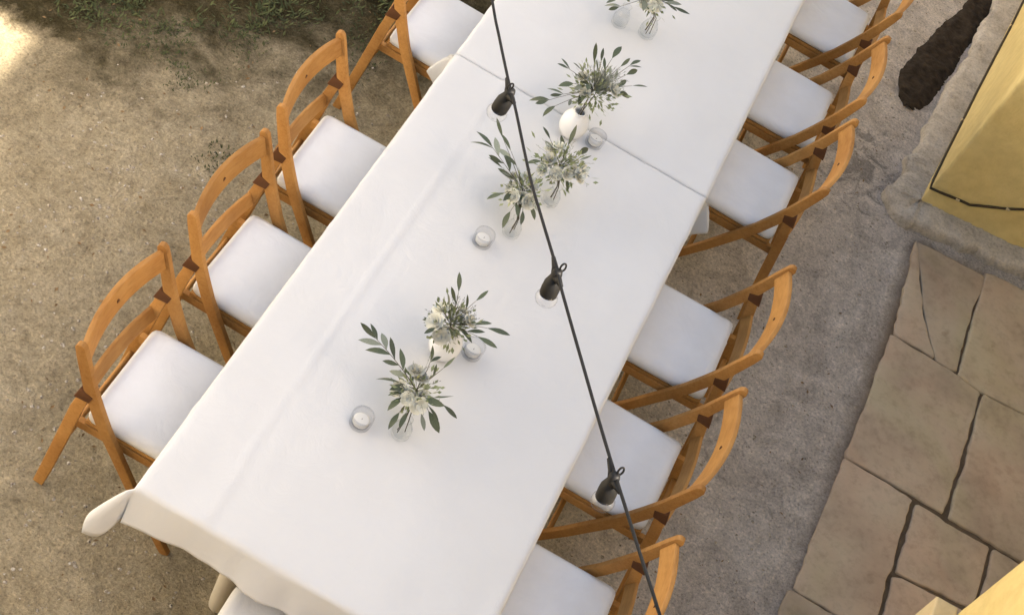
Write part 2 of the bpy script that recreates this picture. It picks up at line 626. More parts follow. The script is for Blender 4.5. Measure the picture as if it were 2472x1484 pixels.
# footing: a low rough kerb of stone in front of the walls
fm = MB()
fpath = []
for i in range(420):                                   # long side, coming towards the corner
    t = (1 - i / 420) ** 1.6
    fpath.append((1.975 + 0.725 * t, 3.625 + 8.375 * t, -0.996, 0.086))
for i in range(9):                                     # round the corner
    a_ = i / 8
    nx, ny_ = -0.996 + (0.142 + 0.996) * a_, 0.086 + (-0.99 - 0.086) * a_
    l_ = math.hypot(nx, ny_) / 1.22 if 0 < i < 8 else 1.0
    fpath.append((1.975, 3.625, nx / l_, ny_ / l_))
for i in range(1, 141):
    t = i / 140
    fpath.append((1.975 + 2.3 * t, 3.625 + 0.33 * t, 0.142, -0.99))
vs_, fs_ = [], []
for (x, y, nx, ny_) in fpath:
    w = 0.122 + 0.030 * fbm(x * 7 + nx, y * 7 + ny_, 0.3, 4)
    h = 0.062 + 0.014 * fbm(x * 5 + nx, y * 5 + ny_, 2.3, 3)
    for k, (d, z) in enumerate([(-0.05, h + 0.006), (0.25 * w, h), (0.80 * w, h - 0.003), (0.97 * w, h * 0.82), (w, h * 0.4), (w * 1.02, -0.05)]):
        j = 0.010 * fbm(x * 28 + nx * 3, y * 28 + ny_ * 3, k * 3.1, 3)
        vs_.append((x + nx * (d + j) - o1[0], y + ny_ * (d + j) - o1[1], z + j))
for i in range(len(fpath) - 1):
    for k in range(5):
        fs_.append((i * 6 + k, (i + 1) * 6 + k, (i + 1) * 6 + k + 1, i * 6 + k + 1))
fm.add(vs_, fs_).build('footing', STONE, h1)
# thin cable clipped along the wall, rising along the short face
dl = Vector((0.725, 8.375)).normalized()
nl = Vector((-dl.y, dl.x))
df = Vector((4.525, 0.65)).normalized()
nf = Vector((df.y, -df.x))
cp = []
for s, z in [(2.6, 0.135), (2.2, 0.13), (1.8, 0.125), (1.5, 0.14), (1.2, 0.125), (0.9, 0.12), (0.6, 0.13), (0.3, 0.135), (0.06, 0.15)]:
    q = Vector((1.975, 3.625)) + dl * s + nl * 0.006
    cp.append((q.x, q.y, z))
q = Vector((1.975, 3.625)) + nl * 0.002 + nf * 0.002
cp.append((q.x, q.y, 0.155))
for s, z in [(0.06, 0.16), (0.13, 0.165), (0.19, 0.165), (0.23, 0.185), (0.34, 0.235), (0.45, 0.30), (0.6, 0.40), (0.8, 0.55), (1.1, 0.75)]:
    q = Vector((1.975, 3.625)) + df * s + nf * 0.006
    cp.append((q.x, q.y, z))
cb = MB().tube([(x - 0, y - 0, z) for x, y, z in cp], 0.0062, 8).build('wall_cable', CABLE)
for (x, y, z) in (cp[1], cp[3], cp[6], cp[11], cp[14], cp[16]):
    k_ = MB().box(-0.009, 0.009, -0.009, 0.009, -0.005, 0.005).build('clip', CREAM, cb, True, 0.002)
    k_.location = (x, y, z)
tag(cb, 'thin dark cable running along the base of the yellow wall and round its corner', 'cable')

# second house volume close to the camera, its plinth ledge and corner
o2 = (2.235, 0.915)
h2 = empty('yellow_house', (2.235, 0.915, 0))
tag(h2, 'bright yellow house wall with cream plinth ledge at the bottom right corner', 'house')
wall_prism(rel([(2.235, 0.915), (2.235, -9.0), (3.745, -9.0), (3.745, 0.915)], o2), -0.05, 2.1, 'wall', YELLOW, h2, 0.05, 5)
wall_prism(rel([(2.158, 0.905), (2.158, -9.1), (2.232, -9.1), (2.232, 0.905)], o2), -0.05, 0.963, 'plinth', CREAM, h2, 0.008, 3)
# unseen taller house block, placed and sized to keep the courtyard in shade
o3 = (3.7, 0.9)
h3 = empty('sun_block_house', (3.7, 2.2, 0))
wall_prism(rel([(3.75, -9.0), (6.45, -9.0), (6.45, 12.0), (3.75, 12.0)], (3.7, 2.2)), -0.05, 4.425, 'wall', YELLOW, h3, 0.02, 3)
wall_prism(rel([(3.78, 1.13), (4.30, 1.13), (4.30, 2.05), (3.78, 2.05)], (3.7, 2.2)), 4.428, 5.5, 'shadow_block', YELLOW, h3, 0.02, 3)  # added on the roof to shade the top left corner of the ground
tag(h3, 'taller unseen yellow house block, sized to keep the courtyard in shade', 'house')
# unseen house behind the camera, put in to hold back sky light
h4 = empty('sky_block_house', (0.0, -3.4, 0))
wall_prism([(-3.2, 0.0), (-3.2, -5.0), (2.2, -5.0), (2.2, 0.0)], -0.05, 2.5, 'wall', YELLOW, h4, 0.02, 3)
tag(h4, 'unseen yellow house block behind the near end, added to block sky light', 'house')

# pale wall added out of frame at left to bounce sunlight back
cw_ = empty('bounce_wall', (-4.2, 1.5, 0))
wall_prism([(-0.35, -7.5), (0.0, -7.5), (0.0, 12.0), (-0.35, 12.0)], -0.05, 3.9, 'wall', PALE, cw_, 0.02, 3)
wall_prism([(-0.42, -7.55), (0.06, -7.55), (0.06, 12.05), (-0.42, 12.05)], 3.903, 3.97, 'coping', STONE, cw_, 0.01, 2)
tag(cw_, 'unseen pale plaster wall added beyond the left edge to bounce sunlight', 'wall')

# ------------------------------------------------------------------ paving
paving = empty('paving', (2.0, 2.0, 0))
tag(paving, 'buff stone paving beside the yellow house', None, None, 'structure')
ST = 0.022


def slab(poly, dz=0.0, seed=0):
    r = random.Random(seed)
    pts = []
    n = len(poly)
    for i in range(n):
        a, b = Vector(poly[i]), Vector(poly[(i + 1) % n])
        d = (b - a)
        L = d.length
        k = max(4, int(L / 0.03))
        nn = Vector((-d.y, d.x)).normalized()
        for j in range(k):
            t = j / k
            q = a + d * t
            if j == 0:
                # round the corner
                p0 = Vector(poly[i - 1])
                e = (p0 - a).normalized() * 0.007
                pts.append(a + e)
                q = a + d.normalized() * 0.007
            w = 0.008 * noise.noise(Vector((q.x * 9, q.y * 9, seed * 1.7))) + 0.006 * noise.noise(Vector((q.x * 34, q.y * 34, seed)))
            pts.append(q + nn * w)
    cx = sum(q.x for q in pts) / len(pts)
    cy = sum(q.y for q in pts) / len(pts)
    tx, ty = r.uniform(-0.006, 0.006), r.uniform(-0.006, 0.006)
    vs_, fs_ = [], []
    m = len(pts)
    rings = [(1.018, -0.05), (1.018, ST - 0.005), (1.008, ST - 0.001), (0.97, ST), (0.55, ST), (0.2, ST)]
    for s, z in rings:
        for q in pts:
            x, y = cx + (q.x - cx) * s, cy + (q.y - cy) * s
            zz = z
            if z > 0:
                zz += dz + tx * (x - cx) + ty * (y - cy) + 0.0035 * fbm(x * 5, y * 5, seed, 2)
            vs_.append((x - 2.0, y - 2.0, zz))
    for i in range(len(rings) - 1):
        for k in range(m):
            k2 = (k + 1) % m
            fs_.append((i * m + k, i * m + k2, (i + 1) * m + k2, (i + 1) * m + k))
    fs_.append(tuple(range((len(rings) - 1) * m, len(rings) * m)))
    MB().add(vs_, fs_).build('slab', SLAB, paving)


g = 0.009
slabs = [
    [(2.07, 2.83), (2.265, 2.825), (2.15, 3.05), (2.03, 3.42)],                       # piece left of the crack
    [(2.272, 2.825), (2.365, 2.82), (2.372, 3.44), (2.038, 3.42), (2.157, 3.052)],
    [(2.388, 2.805), (2.50, 2.79), (2.98, 2.835), (3.0, 3.56), (2.385, 3.47)],
    [(2.046, 2.085), (2.482, 2.085), (2.497, 2.775), (2.375, 2.80), (2.066, 2.812)],
    [(2.512, 2.075), (3.05, 2.075), (3.05, 2.815), (2.515, 2.772)],
    [(2.022, 1.395), (2.338, 1.395), (2.345, 2.055), (2.04, 2.066)],
    [(2.368, 1.70), (2.688, 1.735), (2.695, 2.045), (2.372, 2.05)],
    [(2.712, 1.72), (3.1, 1.72), (3.1, 2.05), (2.716, 2.045)],
    [(2.362, 1.05), (2.70, 1.05), (2.69, 1.705), (2.50, 1.69), (2.366, 1.672)],
    [(2.716, 1.05), (3.1, 1.05), (3.1, 1.70), (2.716, 1.70)],
    [(1.99, 0.70), (2.335, 0.70), (2.34, 1.375), (2.005, 1.372)],
    [(3.01, 2.845), (3.7, 2.845), (3.7, 3.68), (3.02, 3.57)],
    [(3.07, 2.07), (3.7, 2.07), (3.7, 2.825), (3.065, 2.825)],
    [(3.115, 1.05), (3.7, 1.05), (3.7, 2.05), (3.115, 2.05)],
]
for i, s in enumerate(slabs):
    slab(s, random.uniform(-0.002, 0.002), i + 1)

# dark brown raised strip along the foot of the wall
DARK_STRIP = mat_plain('dark_brown_strip', (0.040, 0.029, 0.020), 0.95, 0.1, 0.45, 30, 0.02)
left = [(1.70, 4.36), (1.66, 4.52), (1.71, 4.78), (1.785, 5.05), (1.885, 5.42), (2.03, 6.1), (2.2, 7.6)]
right = [(1.78, 4.20), (1.89, 4.32), (1.945, 4.64), (1.985, 4.97), (2.05, 5.5), (2.12, 6.1), (2.3, 7.6)]
vs_, fs_ = [], []
NS, NT = 110, 12
for i in range(NS + 1):
    u = (i / NS) * 6
    k = min(5, int(u)); f_ = u - k
    lx, ly = left[k][0] + (left[k + 1][0] - left[k][0]) * f_, left[k][1] + (left[k + 1][1] - left[k][1]) * f_
    rx, ry = right[k][0] + (right[k + 1][0] - right[k][0]) * f_, right[k][1] + (right[k + 1][1] - right[k][1]) * f_
    for j in range(NT + 1):
        t = j / NT
        t = 0.5 + (t - 0.5) * min(1.0, (0.05 + i / 14) ** 0.5)
        x, y = lx + (rx - lx) * t, ly + (ry - ly) * t
        ed = min(t, 1 - t, i / NS * 8) * 4
        w_ = 0.012 * fbm(x * 7, y * 7, 5.0, 2) * (1 if ed < 1 else 0.3)
        x += w_; y += 0.7 * w_
        z = gz(x, y) - 0.010 + 0.026 * min(1, ed) + 0.010 * fbm(x * 22, y * 22, 1.0, 3) * min(1, ed)
        vs_.append((x, y, z))
for i in range(NS):
    for j in range(NT):
        q = i * (NT + 1) + j
        fs_.append((q, q + 1, q + NT + 2, q + NT + 1))
tag(MB().add(vs_, fs_).build('dark_strip', DARK_STRIP), 'dark brown strip along the foot of the yellow wall', None, None, 'structure')

# ------------------------------------------------------------------ tables
TW, T1L, T2A, T2B, TZ = 1.039, 2.163, 2.173, 4.40, 0.742


def make_table(y0, y1, label):
    t = empty('folding_table', (TW / 2, (y0 + y1) / 2, 0))
    tag(t, label, 'table')
    hx, hy = TW / 2 - 0.004, (y1 - y0) / 2 - 0.004
    MB().box(-hx, hx, -hy, hy, TZ - 0.04, TZ - 0.003).build('tabletop', LEGM, t, True, 0.01)
    for sx in (-1, 1):
        for sy in (-1, 1):
            x, y = sx * (hx - 0.30), sy * (hy - 0.19)
            MB().tube([(x, y, TZ - 0.045), (x, y, 0.3), (x, y, 0.06), (x, y, 0.02), (x, y, 0.0)],
                      [0.034, 0.033, 0.032, 0.029, 0.02], 16).build('leg', LEGM, t)
    MB().box(-hx + 0.06, hx - 0.06, -hy + 0.17, -hy + 0.20, TZ - 0.10, TZ - 0.043).build('apron', LEGM, t, True, 0.004)
    MB().box(-hx + 0.06, hx - 0.06, hy - 0.20, hy - 0.17, TZ - 0.10, TZ - 0.043).build('apron', LEGM, t, True, 0.004)
    return t


make_table(0.0, T1L, 'long table in the foreground hidden under its white cloth')
make_table(T2A, T2B, 'table farther from the camera hidden under its white cloth')


def make_cloth(y0, y1, drop, seed, crease, near_in, far_in, label):
    """cloth laid over the rectangle 0..TW x y0..y1; overhang falls at the sides"""
    st_ = 0.0125
    def ax(lo, hi):
        k = int(round((hi - lo) / st_))
        a = [lo + (hi - lo) * i / k for i in range(k + 1)]
        m = 14
        return [lo - drop * i / m for i in range(m, 0, -1)] + a + [hi + drop * i / m for i in range(1, m + 1)]
    XS, YS = ax(0.0, TW), ax(y0, y1)
    vs_ = []
    for x in XS:
        for y in YS:
            cx, cy = min(max(x, 0.0), TW), min(max(y, y0), y1)
            a, b = abs(x - cx), abs(y - cy)
            sx = -1 if x < 0 else 1
            sy = -1 if y < y0 else 1
            r = math.hypot(a, b)
            z = TZ
            # gentle unevenness of the laid cloth
            zz = 0.0022 * fbm(cx * 3, cy * 3, seed, 3) + 0.0009 * fbm(cx * 14, cy * 14, seed + 5, 2)
            rip = 0.0016 * math.sin(cx * 38 + 3 * fbm(cx * 2, cy * 2, seed, 2)) * max(0.0, fbm(cx * 1.7 + 4, cy * 1.7, seed, 2))
            zz += rip
            for (kind, pos, amp, wid) in crease:
                d = (cx - pos - 0.012 * noise.noise(Vector((cy * 3, seed, 0)))) if kind == 'x' else (cy - pos)
                zz += amp * math.exp(-(d / wid) ** 2)
            if r < 1e-9:
                ed = min(cx, TW - cx, cy - y0, y1 - cy)
                rd = 0.010
                if ed < rd:
                    zz -= 0.004 * (1 - ed / rd) ** 2
                wv = (1 - min(1.0, ed / 0.05)) * 0.0055 * fbm(cx * 7, cy * 7, seed + 1, 3)
                wx = wv if min(cx, TW - cx) < 0.05 else 0.0
                wy = wv if (cy - y0 < 0.05 and not near_in) else 0.0
                vs_.append((cx + wx, cy + wy, z + zz))
                continue
            near_seam = (sy < 0 and near_in) or (sy > 0 and far_in)
            if a > 0 and b > 0:
                ph = math.atan2(b, a)              # 0 along x side, pi/2 along y side
                t = ph / (math.pi / 2)
                g_ = 0.06 + 0.62 * math.exp(-((t - 0.42) / 0.38) ** 2) - 0.03 * math.exp(-((t - 0.92) / 0.08) ** 2)
                if near_seam:
                    g_ = 0.05 + 0.62 * math.exp(-((t - 0.25) / 0.25) ** 2) * (1 - 0.85 * t)
                dx, dy = math.cos(ph), math.sin(ph)
                if near_seam:
                    dy *= 0.12 * (-1.0 if True else 1)
                    dx = max(dx, 0.35)
                h = r * (0.90 - 0.10 * g_)
                if not near_seam:
                    h *= 1 + 0.42 * math.exp(-((t - 0.66) / 0.15) ** 2) * (r / (drop * 1.2))
                fl = g_ * (r / (drop * 1.414)) ** 0.8 * 0.178
                vs_.append((cx + sx * (dx * fl + 0.002), cy + sy * (dy * fl + 0.002), z - 0.004 - h))
            else:
                if b > 0:
                    s, w = cx, b
                    if near_seam:
                        vs_.append((cx, cy + sy * 0.0012, z - 0.004 - w))
                        continue
                    fo = 0.016 + 0.034 * fbm(s * 4.6, seed, 0.5, 3)
                    hem = 1 + 0.20 * fbm(s * 2.6, seed, 7.5, 3)
                    vs_.append((cx, cy + sy * (0.002 + max(-0.001, fo) * (w / drop)), z - 0.004 - w * hem))
                else:
                    s, w = cy, a
                    fo = 0.008 + 0.012 * fbm(s * 3.3, seed + 2, 0.5, 2)
                    vs_.append((cx + sx * (0.002 + max(-0.001, fo) * (w / drop)), cy, z - 0.004 - w))
    n = len(YS)
    fs_ = [(i * n + j, (i + 1) * n + j, (i + 1) * n + j + 1, i * n + j + 1) for i in range(len(XS) - 1) for j in range(n - 1)]
    ctr = (TW / 2, (y0 + y1) / 2)
    m = MB().add([(v[0] - ctr[0], v[1] - ctr[1], v[2]) for v in vs_], fs_)
    o = m.build('tablecloth', CLOTH)
    o.location = (ctr[0], ctr[1], 0)
    so = o.modifiers.new('thick', 'SOLIDIFY')
    so.thickness = 0.0012
    so.offset = 0
    tag(o, label, 'tablecloth')
    return o


make_cloth(0.0, T1L, 0.158, 1.3, [('x', 0.20, 0.0034, 0.006), ('x', 0.235, -0.001, 0.01), ('x', 0.61, 0.0011, 0.005), ('y', 1.08, 0.0013, 0.005), ('y', 0.54, 0.0009, 0.005), ('y', 1.62, 0.0009, 0.005)], False, True,
           'white cloth over the near table, its flared corner hanging at lower left')
make_cloth(T2A, T2B, 0.158, 4.7, [('y', 2.89, 0.0016, 0.005), ('x', 0.52, 0.001, 0.006)], True, False,
           'white cloth over the farther table, beyond the crosswise seam')

# ------------------------------------------------------------------ chairs
def up_u(z):
    pts = [(0.0, 0.37), (0.25, 0.205), (0.47, 0.075), (0.606, 0.012), (0.73, -0.030), (0.86, -0.072)]
    for (z0, u0), (z1, u1) in zip(pts, pts[1:]):
        if z <= z1:
            return u0 + (u1 - u0) * (z - z0) / (z1 - z0)
    return pts[-1][1]


def board(path, widths, v0, thick):
    """flat board following a path in the u-z plane, given half widths"""
    m = MB()
    vs_ = []
    n = len(path)
    for i, (u, z) in enumerate(path):
        a, b = path[max(i - 1, 0)], path[min(i + 1, n - 1)]
        d = Vector((b[0] - a[0], b[1] - a[1])).normalized()
        nn = Vector((-d.y, d.x)) * widths[i]
        for s in (-1, 1):
            for t in (-1, 1):
                vs_.append((u + s * nn.x, v0 + t * thick / 2, z + s * nn.y))
    fs_ = []
    for i in range(n - 1):
        a, b = i * 4, (i + 1) * 4
        fs_ += [(a, a + 1, b + 1, b), (a + 2, b + 2, b + 3, a + 3), (a, b, b + 2, a + 2), (a + 1, a + 3, b + 3, b + 1)]
    fs_ += [(0, 2, 3, 1), (n * 4 - 4, n * 4 - 3, n * 4 - 1, n * 4 - 2)]
    return m.add(vs_, fs_)


def curved_slat(z0, z1, half, sag, thick, du=0.0):
    m = MB()
    vs_, fs_ = [], []
    N, K = 16, 3
    def P(v, z, s):
        b = -sag * (1 - (v / half) ** 2)
        crown = 0.008 * (1 - (v / half) ** 2) if z == z1 else 0.0
        return (up_u(z) + du + b + s * thick / 2, v, z + crown)
    zs = [z0 + (z1 - z0) * k / K for k in range(K + 1)]
    for i in range(N + 1):
        v = -half + 2 * half * i / N
        for z in zs:
            vs_.append(P(v, z, 1))
        for z in reversed(zs):
            vs_.append(P(v, z, -1))
    m_ = 2 * (K + 1)
    for i in range(N):
        for k in range(m_):
            k2 = (k + 1) % m_
            fs_.append((i * m_ + k, i * m_ + k2, (i + 1) * m_ + k2, (i + 1) * m_ + k))
    fs_.append(tuple(range(m_)))
    fs_.append(tuple(range(N * m_, (N + 1) * m_)))
    return m.add(vs_, fs_)


HW, HR = 0.1956, 0.2215


def pad_mesh():
    m = MB()
    N = 20
    L, Wd = 0.40, 2 * HW
    z0, th = 0.418, 0.046
    def sq(s, t):
        # rounded square outline
        e = 18.0
        k = (abs(s) ** e + abs(t) ** e) ** (1 / e) if (s or t) else 1
        mx = max(abs(s), abs(t))
        return (s * mx / k, t * mx / k) if k else (0, 0)
    vs_ = []
    for i in range(N + 1):
        for j in range(N + 1):
            s, t = -1 + 2 * i / N, -1 + 2 * j / N
            x, y = sq(s, t)
            mx = max(abs(s), abs(t))
            edge = max(0.0, (mx - 0.88) / 0.12)
            dome = 0.006 * (1 - min(1, (x * x + y * y) * 0.6))
            z = z0 + th - 0.013 * edge ** 2.2 + dome * (1 - edge)
            vs_.append((L / 2 + x * L / 2, y * Wd / 2, z))
    top = len(vs_)
    ring = [(0, j) for j in range(N)] + [(i, N) for i in range(N)] + [(N, j) for j in range(N, 0, -1)] + [(i, 0) for i in range(N, 0, -1)]
    fs_ = [(i * (N + 1) + j, (i + 1) * (N + 1) + j, (i + 1) * (N + 1) + j + 1, i * (N + 1) + j + 1) for i in range(N) for j in range(N)]
    lv = [(1.012, z0 + 0.018), (1.0, z0 + 0.004), (0.97, z0)]
    for k, (s, z) in enumerate(lv):
        for (i, j) in ring:
            x, y, _ = vs_[i * (N + 1) + j]
            vs_.append((L / 2 + (x - L / 2) * s, y * s, z))
    rn = len(ring)
    for k in range(rn):
        k2 = (k + 1) % rn
        a, b = ring[k], ring[k2]
        fs_.append((a[0] * (N + 1) + a[1], b[0] * (N + 1) + b[1], top + k2, top + k))
        for q in range(2):
            fs_.append((top + q * rn + k, top + q * rn + k2, top + (q + 1) * rn + k2, top + (q + 1) * rn + k))
    fs_.append(tuple(top + 2 * rn + k for k in range(rn)))
    return m.add(vs_, fs_)


def make_chair():
    root = empty('folding_chair')
    pad_mesh().build('seat_pad', PAD, root)
    # seat frame under the pad
    MB().box(0.0, 0.40, -HW + 0.002, HW - 0.002, 0.400, 0.415).build('seat_panel', WOOD, root, True, 0.003)
    for s in (-1, 1):
        MB().box(-0.035, 0.405, s * 0.186 - 0.011, s * 0.186 + 0.011, 0.362, 0.397).build('seat_rail', WOOD, root, True, 0.004)
    for s in (-1, 1):
        zs = [0.0, 0.12, 0.25, 0.36, 0.47, 0.56, 0.63, 0.70, 0.765, 0.80, 0.812]
        w = [0.015, 0.0165, 0.018, 0.0195, 0.0205, 0.021, 0.0205, 0.0195, 0.0185, 0.016, 0.008]
        board([(up_u(z), z) for z in zs], w, s * HR, 0.021).build('upright', WOOD, root, True, 0.0045, 2)
        # rear leg, from the notch in the upright back to the ground
        board([(-0.010, 0.578), (-0.025, 0.50), (-0.05, 0.30), (-0.078, 0.09), (-0.092, 0.0)], [0.018, 0.020, 0.020, 0.019, 0.017], s * HR, 0.0175).build('rear_leg', WOOD, root, True, 0.004, 2)
        b = MB()
        b.prism([(-0.004, -0.004), (0.046, 0.002), (0.054, 0.034), (0.010, 0.048)], -0.013, 0.013)  # solid dark block for an open notch, its shade put into the colour
        me = b.mesh('notch_shade', NOTCH, True, 0.002)
        o = bpy.data.objects.new('notch_shade', me)
        o.matrix_local = Matrix.Translation((-0.034, s * HR, 0.572)) @ Matrix(((1, 0, 0, 0), (0, 0, -1, 0), (0, 1, 0, 0), (0, 0, 0, 1)))
        put(o, root)
    rail = curved_slat(0.724, 0.792, HR - 0.0115, 0.033, 0.016).build('back_rail', WOOD, root, True, 0.003)
    zc = 0.758
    MB().tube([(up_u(zc) - 0.033 + 0.006, 0, zc), (up_u(zc) - 0.033 + 0.0098, 0, zc)], 0.007, 10).build('screw_plug', NOTCH, rail)
    curved_slat(0.468, 0.512, HR - 0.006, 0.018, 0.012, -0.092).build('lower_back_slat', WOOD, root, True, 0.003)
    MB().tube([(-0.057, -HR + 0.013, 0.24), (-0.057, HR - 0.013, 0.24)], 0.010, 10).build('stretcher', WOOD, root)
    MB().tube([(0.25, -HR + 0.014, 0.185), (0.25, HR - 0.014, 0.185)], 0.010, 10).build('stretcher', WOOD, root)
    return root


GRP = 'wooden folding chairs around the long table'
LX, RX = -0.2933, TW + 0.3273
chairs = [
    (LX - 0.004, 0.4848, 0.5, 'wooden folding chair with white pad, nearest on the side away from the yellow house'),
    (LX + 0.006, 1.0856, -1.0, 'wooden folding chair with white pad, second from the near end on the left side'),
    (LX - 0.004, 1.6636, 0.8, 'wooden folding chair with white pad, third from the near end on the left side'),
    (LX, 2.575, -0.6, 'wooden folding chair beside the farther table at the top edge, on the left side'),
    (RX, 0.5047, 180.5, 'wooden folding chair cut by the bottom edge, nearest on the yellow house side'),
    (RX, 1.1572, 179.3, 'wooden folding chair under the lowest hanging bulb, right side of the table'),
    (RX, 1.7799, 180.9, 'wooden folding chair third from the bottom on the right side, just before the wide gap'),
    (RX, 2.6832, 179.6, 'wooden folding chair just past the wide gap, beside the crosswise cloth seam'),
    (RX - 0.005, 3.2722, 180.6, 'wooden folding chair beside the dark brown strip, second from the top on the right'),
    (RX, 3.917, 179.4, 'wooden folding chair at the top edge on the yellow house side'),
]
proto = make_chair()
for i, (x, y, a, lab) in enumerate(chairs):
    c = proto if i == 0 else copy_tree(proto)
    c.location = (x, y, 0)
    c.rotation_euler = (0, 0, R(a))
    tag(c, lab, 'chair', GRP)
c = copy_tree(proto)
c.location = (0.552, -0.33, 0)
c.rotation_euler = (0, 0, R(90.5))
tag(c, 'folding chair at the head of the table, its white pad half under the hanging cloth', 'chair', GRP)

# ------------------------------------------------------------------ vases, votives
def glass_vase(x, y, h, r, label, grp):
    v = MB().lathe([(r * 0.80, 0.0), (r * 0.97, 0.006), (r, 0.02), (r * 0.98, h * 0.45), (r * 0.72, h * 0.68), (r * 0.50, h * 0.82), (r * 0.52, h * 0.94), (r * 0.62, h),
                    (r * 0.55, h), (r * 0.45, h * 0.93), (r * 0.43, h * 0.82), (r * 0.65, h * 0.67), (r * 0.90, h * 0.45), (r * 0.92, 0.02), (r * 0.75, 0.010)], 28)
    o = v.build('bud_vase', GLASS)
    o.location = (x, y, TZ + 0.004)
    return tag(o, label, 'vase', grp)


def votive(x, y, label, r=0.034, h=0.05):
    e = empty('votive_holder', (x, y, TZ + 0.003))
    MB().lathe([(r * 0.82, 0.0), (r * 0.95, 0.004), (r, h * 0.5), (r * 1.03, h), (r * 0.91, h), (r * 0.88, h * 0.5), (r * 0.8, 0.012)], 28).build('glass_cup', FROST, e)
    cn = MB().lathe([(r * 0.70, 0.0125), (r * 0.72, 0.014), (r * 0.72, 0.027), (r * 0.6, 0.028)], 24).build('candle', WAX, e)
    MB().tube([(0, 0, 0.028), (0.001, 0, 0.033)], 0.0008, 6).build('wick', NOTCH, cn)
    return tag(e, label, 'candle holder', 'glass votives along the table')


def white_vase(x, y, label):
    r, h = 0.052, 0.115
    o = MB().lathe([(r * 0.62, 0), (r * 0.70, 0.003), (r * 0.95, h * 0.25), (r, h * 0.45), (r * 0.9, h * 0.68), (r * 0.6, h * 0.88), (r * 0.45, h * 0.95), (r * 0.48, h), (r * 0.38, h), (r * 0.36, h * 0.92), (r * 0.5, h * 0.85), (r * 0.6, h * 0.6)], 32).build('ceramic_vase', CERAMIC)
    o.location = (x, y, TZ + 0.004)
    return tag(o, label, 'vase', 'white ceramic vases')


glass_vase(0.537, 0.585, 0.085, 0.030, 'clear glass bud vase at the near end holding olive sprigs', 'glass bud vases')
glass_vase(0.505, 1.515, 0.085, 0.030, 'clear glass bud vase under the sprigs the cable crosses', 'glass bud vases')
glass_vase(0.562, 1.735, 0.085, 0.030, 'clear glass bud vase under the cream and green posy, nearer the seam', 'glass bud vases')
glass_vase(0.437, 2.765, 0.095, 0.032, 'clear glass bud vase at the top edge, the left one of a pair', 'glass bud vases')
glass_vase(0.548, 2.79, 0.10, 0.034, 'clear glass bud vase at the top edge, the right one of a pair', 'glass bud vases')
votive(0.421, 0.545, 'clear glass votive left of the nearest olive sprigs')
votive(0.440, 1.415, 'clear glass votive below the sprigs that the cable crosses')
votive(0.597, 0.985, 'clear glass votive right of the nearer white vase')
votive(0.590, 2.105, 'clear glass votive right of the white vase by the cloth seam')
white_vase(0.516, 0.930, 'round white ceramic vase between the two nearest bunches of olive leaves')
white_vase(0.496, 2.092, 'round white ceramic vase under the big leafy bunch by the cloth seam')

# ------------------------------------------------------------------ olive bunches
def leaf_mesh(name, mat, bend, wid, twist=0.0):
    prof = [0.02, 0.42, 0.80, 1.0, 0.92, 0.62, 0.0]
    vs_, fs_ = [], []
    n = len(prof)
    for i, w in enumerate(prof):
        t = i / (n - 1)
        z = -bend * t * t
        tw = twist * t
        for s in (-1, 0, 1):
            y = s * wid * 0.5 * w
            vs_.append((t, y * math.cos(tw), z + abs(s) * 0.10 * wid * w + y * math.sin(tw)))
    for i in range(n - 1):
        a, b = i * 3, (i + 1) * 3
        fs_ += [(a, b, b + 1, a + 1), (a + 1, b + 1, b + 2, a + 2)]
    return MB().add(vs_, fs_).mesh(name, mat, True)


LEAVES = []
for bnd, wd, tw in ((0.10, 0.27, 0.0), (0.25, 0.31, 0.4), (-0.12, 0.24, -0.5), (0.35, 0.36, 0.2)):
    LEAVES.append([leaf_mesh('leaf', LEAF_D, bnd, wd, tw), leaf_mesh('leaf', LEAF_P, bnd, wd, tw)])


def leaf_at(parent, pos, direc, length, pale, r, up=None):
    me = LEAVES[r.randrange(4)][1 if pale else 0]
    x = direc.normalized()
    upv = (Vector((0, 0, 1)) if up is None else up) + Vector((r.uniform(-.5, .5), r.uniform(-.5, .5), r.uniform(-.2, .2)))
    y = upv.cross(x)
    if y.length < 1e-3:
        y = Vector((0, 1, 0)).cross(x)
    y.normalize()
    z = x.cross(y)
    M_ = Matrix((x, y, z)).transposed().to_4x4()
    o = bpy.data.objects.new('leaf', me)
    s = length
    o.matrix_local = Matrix.Translation(pos) @ M_ @ Matrix.Diagonal((s, s, s, 1))
    put(o, parent)
    return o


